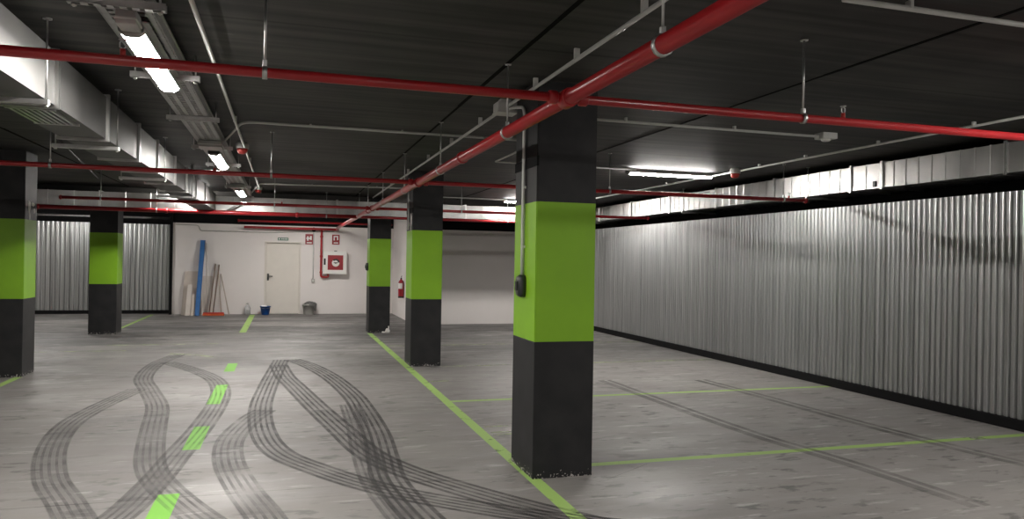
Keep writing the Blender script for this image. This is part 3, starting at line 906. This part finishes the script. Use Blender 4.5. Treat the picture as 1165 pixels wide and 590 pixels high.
ZC = 2.535
conduit([(1.51, -4.5, 2.51), (1.51, 5.12, 2.51)], 'pale conduit parallel to the thick red main, from the grey junction box toward the viewer', [(1.51, y, 2.51, 'Y') for y in (2.2, 3.0, 3.8, 4.5)])
conduit([(1.51, 5.26, 2.51), (1.51, 13.6, 2.51)], 'pale conduit running away from the grey junction box toward the cross duct', [(1.51, y, 2.51, 'Y') for y in (5.9, 7.0, 8.2, 9.6, 11.2)])
conduit([(-0.545, 7.45, 2.49), (-0.36, 6.75, 2.552), (2.9, 6.75, 2.552)], 'conduit leaving the tray and crossing the ceiling behind the nearest cross pipe', [(x, 6.75, 2.552, 'X') for x in (0.2, 1.0, 2.2)], bend=0.12)
conduit([(-0.545, 13.3, 2.49), (-0.38, 12.3, 2.552), (2.1, 12.0, 2.552)], 'small conduit leaving the tray beside its farthest light', [(x, 12.25 - 0.12 * x, 2.552, 'X') for x in (0.4, 1.4)], bend=0.12)
conduit([(-0.41, 1.0, 2.523), (-0.41, 13.7, 2.523)], 'conduit on the ceiling beside the cable tray, carrying a red sounder', [(-0.41, y, 2.523, 'Y') for y in (4.9, 6.6, 9.3, 11.5)])
conduit([(2.25, 2.62, ZC), (4.0, 2.62, ZC)], 'thick-looking conduit at the top corner of the picture', [(x, 2.62, ZC, 'X') for x in (2.6, 3.3)], r=0.0125)
conduit([(2.0, 5.46, ZC), (4.45, 5.46, ZC)], 'conduit ending at the small white box beyond the nearest pillar', [(x, 5.46, ZC, 'X') for x in (2.6, 3.6)])
conduit([(5.22, 0.5, ZC), (5.22, 13.4, ZC)], 'long conduit on the ceiling parallel to the wall duct, carrying a red sounder', [(5.22, y, ZC, 'Y') for y in (3.4, 4.6, 5.6, 6.6, 7.4, 9.6, 11.0)])
conduit([(2.28, 6.80, ZC), (2.28, 8.2, ZC), (4.05, 8.2, ZC)], 'bent conduit feeding the lit tube beyond the nearest pillar', [], bend=0.03)
conduit([(2.1, 13.2, ZC), (3.9, 13.2, ZC)], 'thin conduit on the ceiling before the glowing far tube', [(2.7, 13.2, ZC, 'X')])
conduit([(1.53, 5.19, 2.50), (1.533, 5.05, 2.49), (1.533, 4.79, 2.44), (1.533, 4.79, 1.30)], 'conduit dropping down the side of the nearest pillar', [(1.533, 4.79, z, 'Z') for z in (2.3, 1.9, 1.5)], bend=0.07)
conduit([(1.585, 10.0, 2.50), (1.585, 10.0, 1.80)], 'short conduit on the side of the second pillar', [(1.585, 10.0, 2.2, 'Z')], bend=0)
t = conduit([(0.697, 19.435, 2.12), (0.697, 19.435, 0.88)], 'grey conduit down the back wall beside the red riser', [], r=0.014)
# junction box, emergency box, switches, socket
t = thing('junction_box', 'pale grey junction box on the conduit beside the red main', 'junction box', (1.51, 5.19, 2.47))
bm = BM(); box(bm, 1.44, 1.585, 5.12, 5.26, 2.475, 2.545, 0.008); obj('body', bm, 'conduit', t)
bm = BM(); box(bm, 1.435, 1.59, 5.115, 5.265, 2.465, 2.477, 0.004); obj('lid', bm, 'conduit', t)
bm = BM(); box(bm, 1.47, 1.55, 5.16, 5.22, 2.545, CEIL); obj('mount', bm, 'conduit', t)
t = thing('conduit_end_box', 'small white box at the end of a conduit near the nearest cross pipe', 'junction box', (4.52, 5.46, 2.52))
bm = BM(); box(bm, 4.45, 4.60, 5.40, 5.52, 2.515, CEIL, 0.008); obj('body', bm, 'conduit', t)
bm = BM(); lathe(bm, [(0.03, 2.498), (0.04, 2.506), (0.04, 2.516)], (4.525, 5.46, 0), 14); obj('lens', bm, 'whitepaint', t)


def wall_switch(x, y, z, label):
    t = thing('pillar_switch', label, 'switch', (x, y, z - 0.07), 'dark switches on pillars')
    bm = BM(); rings = []
    for d, s in ((0.0, 1.0), (0.03, 1.0), (0.045, 0.86), (0.05, 0.6)):
        ring = []
        for k in range(24):
            a = 2 * math.pi * k / 24
            u, v = math.copysign(abs(math.cos(a)) ** 0.55, math.cos(a)) * 0.055 * s, math.copysign(abs(math.sin(a)) ** 0.75, math.sin(a)) * 0.075 * s
            ring.append(bm.verts.new((x - d, y + u, z + v)))
        rings.append(ring)
    quad_faces(bm, rings); obj('cover', bm, 'darkgrey', t)
    bm = BM(); box(bm, x - 0.058, x - 0.046, y - 0.022, y + 0.022, z - 0.03, z + 0.03, 0.003); obj('rocker', bm, 'cable', t)


wall_switch(1.547, 4.79, 1.237, 'dark oval switch on the side of the nearest pillar')
wall_switch(1.544, 14.55, 1.254, 'dark switch on the side of the farthest pillar in the row')
t = thing('wall_socket', 'small grey socket at the foot of the back wall conduit', 'socket', (0.697, 19.44, 0.80))
bm = BM(); box(bm, 0.655, 0.74, 19.39, 19.45, 0.79, 0.88, 0.008); obj('body', bm, 'greyplastic', t)
bm = BM(); box(bm, 0.675, 0.72, 19.383, 19.392, 0.81, 0.86, 0.004); obj('flap', bm, 'conduit', t)
t = thing('conduit_box', 'dark round box where the back wall conduit starts', 'junction box', (0.697, 19.42, 2.10))
bm = BM(); lathe(bm, [(0.05, 19.39), (0.055, 19.40), (0.055, 19.449)], (0.697, 0, 2.12), 16, 'Y'); obj('body', bm, 'cable', t)


def sounder(x, y, label):
    t = thing('alarm_sounder', label, 'alarm sounder', (x, y, 2.44), 'red alarm sounders')
    bm = BM(); lathe(bm, [(0.058, 2.505), (0.062, 2.512), (0.062, 2.55), (0.05, CEIL)], (x, y, 0), 20); obj('base', bm, 'conduit', t)
    bm = BM(); lathe(bm, [(0.018, 2.452), (0.040, 2.462), (0.052, 2.485), (0.054, 2.505)], (x, y, 0), 20); obj('horn', bm, 'redplastic', t)


sounder(-0.43, 8.1, 'red and white sounder on the conduit beside the cable tray')
sounder(5.20, 7.85, 'red and white sounder beside the lit tube near the wall duct')
sounder(-0.43, 12.95, 'tiny red sounder on the tray-side conduit near the cross duct')
# thin cables looping across the back of the ceiling and wall
t = tag(obj('ceiling_cable', tube(BM(), [(-2.0, 7.2, CEIL - 0.012), (-2.3, 9.3, CEIL - 0.014), (-2.72, 12.6, CEIL - 0.012)], 0.012, 8), 'cable'), 'dark cable slanting across the ceiling beside the square duct', 'cable')
t = tag(obj('wall_cable', tube(BM(), [(-2.5, 19.43, 2.16), (-2.0, 19.43, 2.15), (-1.95, 19.43, 2.02), (-0.4, 19.43, 2.02), (1.2, 19.43, 2.08)], 0.010, 8, 0.05), 'greyplastic'), 'thin grey cable high on the white back wall', 'cable')
for z, lb in ((2.48, 'upper silver rail above the corrugated end wall'), (2.315, 'lower silver rail above the corrugated end wall')):
    tag(obj('wall_rail', tube(BM(), [(-6.9, 19.86, z), (-2.64, 19.86, z)], 0.03, 10), 'zinc'), lb, 'rail', 'silver rails above the end wall')
t = tag(obj('duct_brace', tube(BM(), [(-1.0, 13.7, 2.16), (-0.72, 13.75, 2.32), (-0.70, 13.78, 2.40)], 0.02, 8, 0.05), 'zinc'), 'slanting silver brace at the end of the square duct', 'brace')

# ------------------------------------------------------------------ fire gear and signs on the back wall
t = thing('hose_cabinet', 'white fire hose cabinet with a red window on the back wall', 'fire hose cabinet', (1.22, 19.4, 1.0))
bm = BM(); box(bm, 0.93, 1.50, 19.27, 19.45, 1.015, 1.575, 0.012); obj('body', bm, 'whitepaint', t)
bm = BM(); box(bm, 0.925, 1.505, 19.245, 19.272, 1.01, 1.58, 0.008)
dd = obj('door', bm, 'whitepaint', t)
bm = BM(); box(bm, 1.04, 1.42, 19.238, 19.246, 1.115, 1.485, 0.004); obj('red_panel', bm, 'signred', dd)
bm = BM(); lathe(bm, [(0.088, 19.226), (0.092, 19.232), (0.092, 19.239)], (1.235, 0, 1.29), 24, 'Y'); obj('hose_reel', bm, 'whitepaint', dd)
bm = BM()
for s in range(14):
    a0, a1 = R(200 + s * 10 - 180 - 20), R(200 + (s + 1) * 10 - 180 - 20)
    q = [(0.095, a0), (0.095, a1), (0.055, a1), (0.055, a0)]
    lo = [bm.verts.new((1.235 + r * math.cos(a), 19.222, 1.30 + r * math.sin(a))) for r, a in q]
    hi = [bm.verts.new((1.235 + r * math.cos(a), 19.228, 1.30 + r * math.sin(a))) for r, a in q]
    quad_faces(bm, [lo, hi], smooth=False)
box(bm, 1.185, 1.285, 19.219, 19.227, 1.285, 1.305); box(bm, 1.222, 1.248, 19.219, 19.227, 1.27, 1.29)
obj('reel_hub', bm, 'darkgrey', dd)
bm = BM(); box(bm, 0.945, 0.99, 19.232, 19.246, 1.24, 1.40, 0.004); obj('latch', bm, 'darkgrey', dd)
bm = BM(); box(bm, 1.20, 1.27, 19.33, 19.38, 1.575, 1.60, 0.004); obj('vent_cap', bm, 'darkgrey', t)


def plate(name, x0, x1, z0, z1, m, label, cat, y=19.449, group=None):
    t = thing(name, label, cat, ((x0 + x1) / 2, y, z0), group)
    bm = BM(); box(bm, x0, x1, y - 0.012, y, z0, z1, 0.002); obj('panel', bm, m, t)
    return t


def icon(t, boxes, y=19.436, m='whitepaint'):
    bm = BM()
    for x0, x1, z0, z1 in boxes: box(bm, x0, x1, y - 0.003, y + 0.002, z0, z1)
    obj('symbol', bm, m, t)


t = plate('exit_sign', -0.165, 0.088, 1.83, 1.90, 'signgreen', 'green exit sign above the far door', 'exit sign')
icon(t, [(-0.145, -0.11, 1.848, 1.882), (-0.085, -0.05, 1.852, 1.878), (-0.042, -0.012, 1.852, 1.878), (-0.004, 0.026, 1.852, 1.878), (0.034, 0.066, 1.852, 1.878)])
t = plate('fire_sign', 0.495, 0.685, 1.745, 2.005, 'signred', 'red fire sign with a white cross-shaped symbol beside the door', 'fire sign', group='red fire signs')
icon(t, [(0.535, 0.575, 1.84, 1.95), (0.52, 0.61, 1.88, 1.915), (0.605, 0.65, 1.86, 1.955), (0.53, 0.65, 1.775, 1.80)])
t = plate('fire_sign', 1.150, 1.335, 1.755, 2.005, 'signred', 'red fire sign directly above the white hose cabinet', 'fire sign', group='red fire signs')
icon(t, [(1.185, 1.215, 1.86, 1.975), (1.215, 1.30, 1.945, 1.975), (1.27, 1.30, 1.87, 1.945), (1.19, 1.30, 1.785, 1.81)])

t = thing('fire_extinguisher', 'red fire extinguisher on the white wall behind the second pillar', 'fire extinguisher', (2.62, 17.48, 0.52))
EX, EY = 2.625, 17.48
bm = BM(); lathe(bm, [(0.060, 0.515), (0.066, 0.53), (0.066, 0.86), (0.055, 0.90), (0.028, 0.925), (0.024, 0.94)], (EX, EY, 0), 20); obj('cylinder', bm, 'extred', t)
bm = BM(); lathe(bm, [(0.063, 0.505), (0.0675, 0.508), (0.0675, 0.545), (0.063, 0.547)], (EX, EY, 0), 20); obj('foot_ring', bm, 'cable', t)
bm = BM(); lathe(bm, [(0.020, 0.94), (0.020, 0.965)], (EX, EY, 0), 12); box(bm, EX - 0.012, EX + 0.012, EY - 0.09, EY + 0.03, 0.965, 0.978, 0.002); tube(bm, [(EX, EY - 0.02, 0.99), (EX, EY - 0.085, 1.02)], 0.008, 8); obj('valve', bm, 'cable', t)
bm = BM(); tube(bm, [(EX, EY + 0.02, 0.95), (EX, EY + 0.10, 0.93), (EX, EY + 0.09, 0.75), (EX, EY + 0.075, 0.60)], 0.011, 8, 0.05); obj('hose', bm, 'cable', t)
bm = BM(); rings = []
for z in (0.72, 0.85):
    rings.append([bm.verts.new((EX + 0.0675 * math.cos(R(a)), EY + 0.0675 * math.sin(R(a)), z)) for a in range(190, 291, 10)])
quad_faces(bm, rings, closed=False); obj('label_sticker', bm, 'whitepaint', t)
bm = BM(); box(bm, EX + 0.05, 2.70, EY - 0.03, EY + 0.03, 0.78, 0.82, 0.003); obj('wall_bracket', bm, 'zinc', t)


# ------------------------------------------------------------------ odds and ends against the back wall
def leaning(name, x0, x1, foot_y, z1, m, label, cat, thick=0.015, skew=0.0, group=None, top_y=19.43):
    bm = BM()
    vs = []
    for d in (0, thick):
        for (x, y, z) in ((x0, foot_y, 0.001), (x1, foot_y, 0.001), (x1 + skew, top_y - thick, z1), (x0 + skew, top_y - thick, z1)):
            vs.append(bm.verts.new((x, y + d, z)))
    for q in ((0, 1, 2, 3), (7, 6, 5, 4), (0, 4, 5, 1), (1, 5, 6, 2), (2, 6, 7, 3), (3, 7, 4, 0)): bm.faces.new([vs[i] for i in q])
    bmesh.ops.bevel(bm, geom=list(bm.edges), offset=0.003, segments=1, affect='EDGES')
    return tag(obj(name, bm, m), label, cat, group)


leaning('leaning_board', -2.33, -2.00, 19.22, 1.04, 'board', 'wide beige board leaning on the back wall behind the blue pole', 'board', skew=0.055, group='boards leaning on the back wall')
leaning('leaning_board', -1.88, -1.63, 19.24, 0.93, 'paleboard', 'pale board leaning between the blue pole and the broom', 'board', skew=-0.02, group='boards leaning on the back wall')
leaning('leaning_board', -2.22, -2.12, 19.03, 0.72, 'paleboard', 'narrow white board in front of the wide beige board', 'board', skew=0.03, group='boards leaning on the back wall', top_y=19.26)
leaning('leaning_board', -2.10, -2.03, 19.0, 0.50, 'board', 'small tan board beside the foot of the blue pole', 'board', skew=0.02, group='boards leaning on the back wall', top_y=19.2)
t = thing('blue_pole', 'tall blue square pole leaning against the back wall', 'pole', (-1.95, 19.05, 0))
bm = BM(); vs = []
for (cx, cy, z) in ((-1.955, 19.05, 0.0), (-1.885, 19.385, 1.775)):
    vs.append([bm.verts.new((cx + u, cy + v, z)) for u, v in ((-0.05, -0.045), (0.05, -0.045), (0.05, 0.045), (-0.05, 0.045))])
quad_faces(bm, vs, smooth=False); bmesh.ops.bevel(bm, geom=list(bm.edges), offset=0.008, segments=2, affect='EDGES')
obj('shaft', bm, 'blue', t)
bm = BM(); box(bm, -1.94, -1.83, 19.335, 19.435, 1.765, 1.79, 0.006); obj('top_cap', bm, 'blue', t)
bm = BM(); tube(bm, [(-1.75, 19.18, 0.002), (-1.81, 19.42, 1.72)], 0.012, 8)
tag(obj('thin_pole', bm, 'paleboard'), 'thin pale pole leaning behind the tall blue pole', 'pole')
t = thing('broom', 'wide broom with an orange-red head standing on the floor', 'broom', (-1.58, 19.0, 0))
bm = BM(); box(bm, -1.83, -1.35, 18.97, 19.07, 0.0, 0.045, 0.008); obj('bristles', bm, 'orange', t)
bm = BM(); box(bm, -1.82, -1.36, 18.985, 19.055, 0.045, 0.075, 0.006); obj('head_bar', bm, 'redplastic', t)
bm = BM(); tube(bm, [(-1.60, 19.02, 0.07), (-1.515, 19.41, 1.205)], 0.014, 10); obj('handle', bm, 'wood', t)
for (a, b_, m, lb) in (((-1.70, 19.10, 0.005), (-1.595, 19.415, 1.225), 'wood', 'dark brown stick leaning crossed with the broom handle'),
                       ((-1.42, 19.10, 0.005), (-1.53, 19.43, 1.02), 'palewood', 'pale stick leaning just right of the broom handle'),
                       ((-1.25, 19.12, 0.005), (-1.47, 19.43, 0.98), 'palewood', 'pale stick leaning at the widest slant beside the broom')):
    tag(obj('leaning_stick', tube(BM(), [a, b_], 0.013, 8), m), lb, 'stick', 'sticks leaning on the back wall')
t = thing('bottle', 'clear plastic bottle standing by the back wall', 'bottle', (-0.84, 19.3, 0))
bm = BM(); lathe(bm, [(0.060, 0.0), (0.070, 0.012), (0.070, 0.15), (0.060, 0.19), (0.028, 0.235), (0.022, 0.25)], (-0.84, 19.3, 0), 20); obj('body', bm, 'clear', t)
bm = BM(); lathe(bm, [(0.026, 0.25), (0.026, 0.28)], (-0.84, 19.3, 0), 14); obj('cap', bm, 'greyplastic', t)


def pail(name, c, r0, r1, h, m, label, rim):
    x, y = c
    t = thing(name, label, 'bucket', (x, y, 0))
    bm = BM(); lathe(bm, [(r0 * 0.96, 0), (r0, 0.01), (r1, h - 0.02), (r1 + 0.01, h - 0.018), (r1 + 0.01, h), (r1 - 0.006, h), (r0 - 0.008, 0.016)], (x, y, 0), 28); obj('body', bm, m, t)
    bm = BM()
    pts = [(x + (r1 + 0.006) * math.cos(a), y - 0.01 - (0.10) * math.sin(a), h - 0.02 - 0.03 * math.sin(a)) for a in (math.pi * k / 12 for k in range(13))]
    tube(bm, pts, 0.005, 6); obj('handle', bm, rim, t)
    return t


t = pail('blue_bucket', (-0.425, 19.22), 0.087, 0.12, 0.21, 'bucketblue', 'small deep blue bucket on the floor before the far door', 'zinc')
bm = BM(); bmesh.ops.create_icosphere(bm, subdivisions=3, radius=0.075, matrix=Matrix.Translation((-0.46, 19.20, 0.195)))
for v in bm.verts: v.co.z = 0.195 + (v.co.z - 0.195) * 0.55 + 0.012 * math.sin(v.co.x * 60) * math.cos(v.co.y * 70)
tag(obj('cleaning_rag', bm, 'whitepaint'), 'white rag lying over the rim of the blue bucket', 'rag')
t = pail('grey_bucket', (0.60, 19.24), 0.125, 0.15, 0.25, 'greyplastic', 'grey bucket beside the far door, covered with a dark bag', 'darkgrey')
bm = BM(); rings = []
for i, (r, h) in enumerate(((0.163, 0.20), (0.168, 0.245), (0.13, 0.285), (0.07, 0.305), (0.01, 0.31))):
    rings.append([bm.verts.new((0.60 + 0.02 + r * (1 + 0.07 * math.sin(5 * a + i)) * math.cos(a), 19.24 + r * (1 + 0.05 * math.sin(4 * a)) * math.sin(a),
                               h + 0.02 * math.sin(3 * a + i) - (0.09 if (math.cos(a) > 0.55 and i == 0) else 0))) for a in (2 * math.pi * k / 28 for k in range(28))])
quad_faces(bm, rings, cap0=False)
tag(obj('plastic_bag', bm, 'darkbag'), 'dark plastic bag draped over the grey bucket', 'bag')
